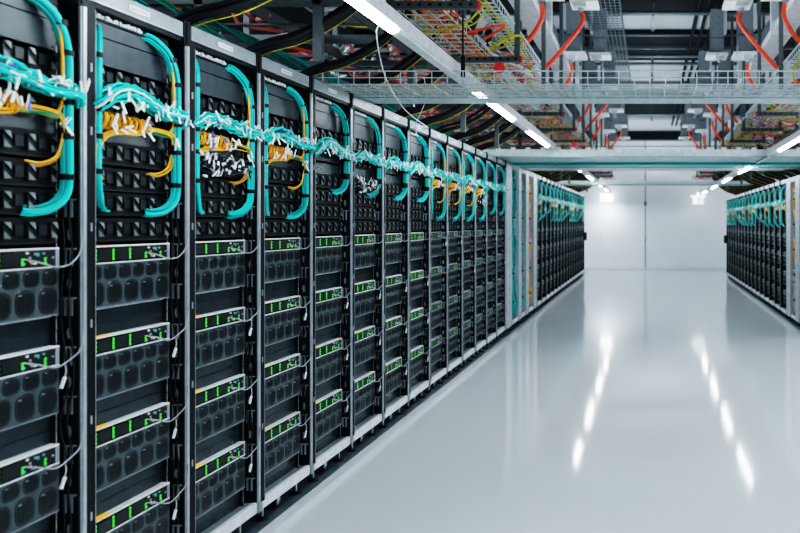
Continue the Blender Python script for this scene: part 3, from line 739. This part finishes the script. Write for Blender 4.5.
# black feed bundles swooping down to each rack top, with yellow line
def feed(s, y, i, kk):
    rng = random.Random(i * 5 + s)
    pts = [(sx(s, -1.40), y + .32, 3.50), (sx(s, -1.46), y + .25, 3.22), (sx(s, -1.57), y + .17, 2.96), (sx(s, -1.73), y + .09, 2.75), (sx(s, -1.93), y + .03, 2.61), (sx(s, -2.12), y, 2.545), (sx(s, -2.28), y, 2.46)]
    if s > 0: pts = [(p[0] + .05, p[1], p[2] - .1) for p in pts]
    a = MB(); strands(a, pts, .026, 9, .014, ['blackc', 'blackc', 'black2'], 5, 6, rng)
    q = [(p[0] + .02 * (-s), p[1], p[2] - .034) for p in pts]
    a.tube(q, .0032, 'yellow', 5, 5)
    o = a.build('black_feed_bundle'); tag(o, f'black cable bundle swooping down behind the top of {kk}', 'cable bundle', 'black feed bundles')
for i in range(13): feed(-1, 2.3 + .6 * i, i, f'{ORD[i+1]} left-row rack')
for i in range(16): feed(-1, 13.6 + .6 * i, 20 + i, f'{ORD[i+1]} left-row rack past the posts')
for i in range(16): feed(1, RR0 + .2 + .6 * i, i, f'{ORD[i+1]} right-row rack')
# trays with red and pink cables above the racks
def cable_heap(s, y0, y1, i, z, x0, x1, cols, name, label, cat, n=40, r=.014):
    a = MB(); rng = random.Random(i * 11 + s)
    for k in range(n):
        y = rng.uniform(y0, y1 - .4); x = rng.uniform(x0, x1); L = rng.uniform(.25, .6)
        a.tube([(sx(s, x), y, z + rng.uniform(0, .05)), (sx(s, x + rng.uniform(-.15, .15)), y + L * .35, z + rng.uniform(.02, .16)), (sx(s, x + rng.uniform(-.2, .2)), y + L * .7, z + rng.uniform(.0, .12)), (sx(s, x + rng.uniform(-.1, .1)), y + L, z + rng.uniform(0, .05))], r * rng.uniform(.6, 1.3), rng.choice(cols), 5, 3)
    o = a.build(name); tag(o, label, cat, kind='stuff'); return o
for s in (-1, 1):
    for i in range(7):
        y0 = (2.2 if s < 0 else 8.6) + i * 3.0
        if s > 0 and i > 4: break
        t = empty('overhead_tray', (0, y0, 2.84)); a = MB()
        sbox(a, s, -3.0, -1.8, 0, .03, 0, .05, 'strut'); 
        for x in (-3.0, -2.4, -1.82): sbox(a, s, x, x + .02, 0, 2.95, 0, .07, 'strut')
        for k in range(7): sbox(a, s, -3.0, -1.8, k * .42, k * .42 + .03, -.01, 0, 'strut')
        a.build('ladder', t); tag(t, f'dark ladder tray above the {SN[s]} racks holding red cables, {ORD[i+1]} from the camera', 'cable tray', f'rack top trays {SN[s]}')
        cable_heap(s, y0, y0 + 2.9, i, 2.87, -2.9, -1.9, ['pink', 'pink', 'red', 'greyc', 'whitec', 'pink'], 'red_cable_heap', f'jumble of dull red and grey cables in the {ORD[i+1]} tray over the {SN[s]} racks', 'cables', 60)
        cable_heap(s, y0, y0 + 2.9, i + 50, 2.90, -1.7, -1.15, ['pink', 'pink', 'greyc', 'whitec', 'greyc', 'yellow', 'red', 'steel'], 'mixed_cable_heap', f'jumble of red, white and yellow cables beside the {SN[s]} busbar, {ORD[i+1]} stretch', 'cables', 60, .008)
        a = MB(); rng = random.Random(i)
        for k in range(3): a.tube([(sx(s, -1.78 - .02 * k), y0 + j * .5, 3.30 + rng.uniform(-.02, .02)) for j in range(7)], .012, 'pink', 6, 2)
        o = a.build('red_cable_run'); tag(o, f'straight dull red cable run high above the {SN[s]} racks, {ORD[i+1]} stretch', 'cable', f'red runs {SN[s]}')
# teal bundles climbing from rack tops
def teal_up(s, y, i, kk):
    a = MB(); rng = random.Random(i)
    strands(a, [(sx(s, -2.3), y + .1, 2.44), (sx(s, -2.3), y + .05, 2.55), (sx(s, -2.45), y - .05, 2.66), (sx(s, -2.6), y - .3, 2.78), (sx(s, -2.8), y - .5, 2.84)], .016, 6, .006, ['teal3', 'teal3', 'greenc'], 4, 5, rng)
    o = a.build('teal_riser'); tag(o, f'teal cable bundle rising from the roof of {kk}', 'cable bundle', 'teal risers')
for i in range(14): teal_up(-1, 2.2 + .6 * i, i, f'{ORD[i+1]} left-row rack')
# hanging sensor rod, thin white drop cables
t = empty('sensor_rod', (-1.205, 4.82, 2.52)); a = MB(); a.tube([(0, 0, .02), (.01, -.05, .75), (.01, -.05, 2.4)], .006, 'black2', 6); a.build('rod', t); a = MB(); a.tube([(0, 0, 0), (0, 0, .14)], .014, 'black', 8); a.build('sensor', t)
tag(t, 'thin black hanging rod with a dark sensor end by the near mesh tray', 'sensor')
a = MB(); a.tube([(-1.33, 3.75, 2.58), (-1.39, 3.8, 2.55), (-1.49, 4.2, 2.41), (-1.60, 4.8, 2.34), (-1.73, 5.5, 2.35), (-1.84, 6.2, 2.37), (-1.98, 6.5, 2.40), (-2.04, 6.6, 2.46)], .0035, 'whitec', 6, 6)
o = a.build('drop_cable'); tag(o, 'white cable drooping from the strip light to the rack tops', 'cable')
a = MB(); a.tube([(-1.55, 5.0, 2.55), (-1.6, 5.3, 2.60), (-1.68, 5.6, 2.5), (-1.85, 5.9, 2.35), (-1.93, 6.2, 2.3), (-2.04, 6.5, 2.46)], .0028, 'whitec', 6, 6)
o = a.build('drop_cable'); tag(o, 'thin grey-white cable looping below the near mesh tray', 'cable')
t = empty('cable_reel_hook', (-1.13, 4.4, 2.98)); a = MB(); a.tube([(.0 + .09 * math.cos(q * PI / 8), 0, .1 + .16 * math.sin(q * PI / 8)) for q in range(17)], .004, 'whitec', 5); a.build('loop', t)
a = MB(); a.tube([(0, -.02, .06), (0, .04, .08)], .05, 'white', 10); a.build('housing', t); a = MB(); a.box(-.03, .02, -.03, -.02, .05, .1, 'blue'); a.build('cover', t)['label'] = 'blue cover'
tag(t, 'small white device with blue cover and looped cable under the hangers', 'device')

# ---------------------------------------------------------------- lamps: added fill without fittings, plus the glow under the lit box
def area(name, loc, rot, sx_, sy_, e, col=(.85, .93, 1)):
    l = bpy.data.lights.new(name, 'AREA'); l.shape = 'RECTANGLE'; l.size = sx_; l.size_y = sy_; l.energy = e; l.color = col
    o = bpy.data.objects.new(name, l); COL.objects.link(o); o.location = loc; o.rotation_euler = rot; return o
for y in range(2, 24, 3):
    area('ceiling_fill', (.12, y, 3.1), (PI, 0, 0), .3, 2.8, 10)  # added fill lamp with no fitting, brightens the ceiling and overhead gear
for s in (-1, 1):                       # added fill lamps, standing in for neighbouring-aisle light behind the rows
    for y in range(2, 24, 4):
        area('next_aisle_fill', (sx(s, -4.4), y, 3.3), (0, s * 1.35, 0), .5, 3.0, 32)
area('sign_glow', (-1.42, 24.3, 2.26), (0, 0, 0), .3, .1, 9)
w = bpy.data.worlds.new('world'); scene.world = w; w.use_nodes = True
w.node_tree.nodes['Background'].inputs[0].default_value = (.5, .6, .7, 1); w.node_tree.nodes['Background'].inputs[1].default_value = .05

# remove prototypes never placed
for p in PR.values():
    if not p.used:
        for c in list(p.o.children):
            for d in list(c.children): bpy.data.objects.remove(d)
            bpy.data.objects.remove(c)
        bpy.data.objects.remove(p.o)

# ---------------------------------------------------------------- camera
cam = bpy.data.cameras.new('camera'); co = bpy.data.objects.new('camera', cam); COL.objects.link(co)
co.location = (0, 0, 1.58); co.rotation_euler = (PI / 2, 0, 0)
cam.sensor_width = 36; cam.lens = 748 / 800 * 36; cam.shift_x = -250 / 800; cam.shift_y = -43.5 / 800
cam.clip_start = .05; cam.clip_end = 100
cam.dof.use_dof = True; cam.dof.focus_distance = 4.6; cam.dof.aperture_fstop = 2.4
scene.camera = co
scene.view_settings.view_transform = 'Filmic'; scene.view_settings.look = 'Very High Contrast'; scene.view_settings.exposure = 1.0
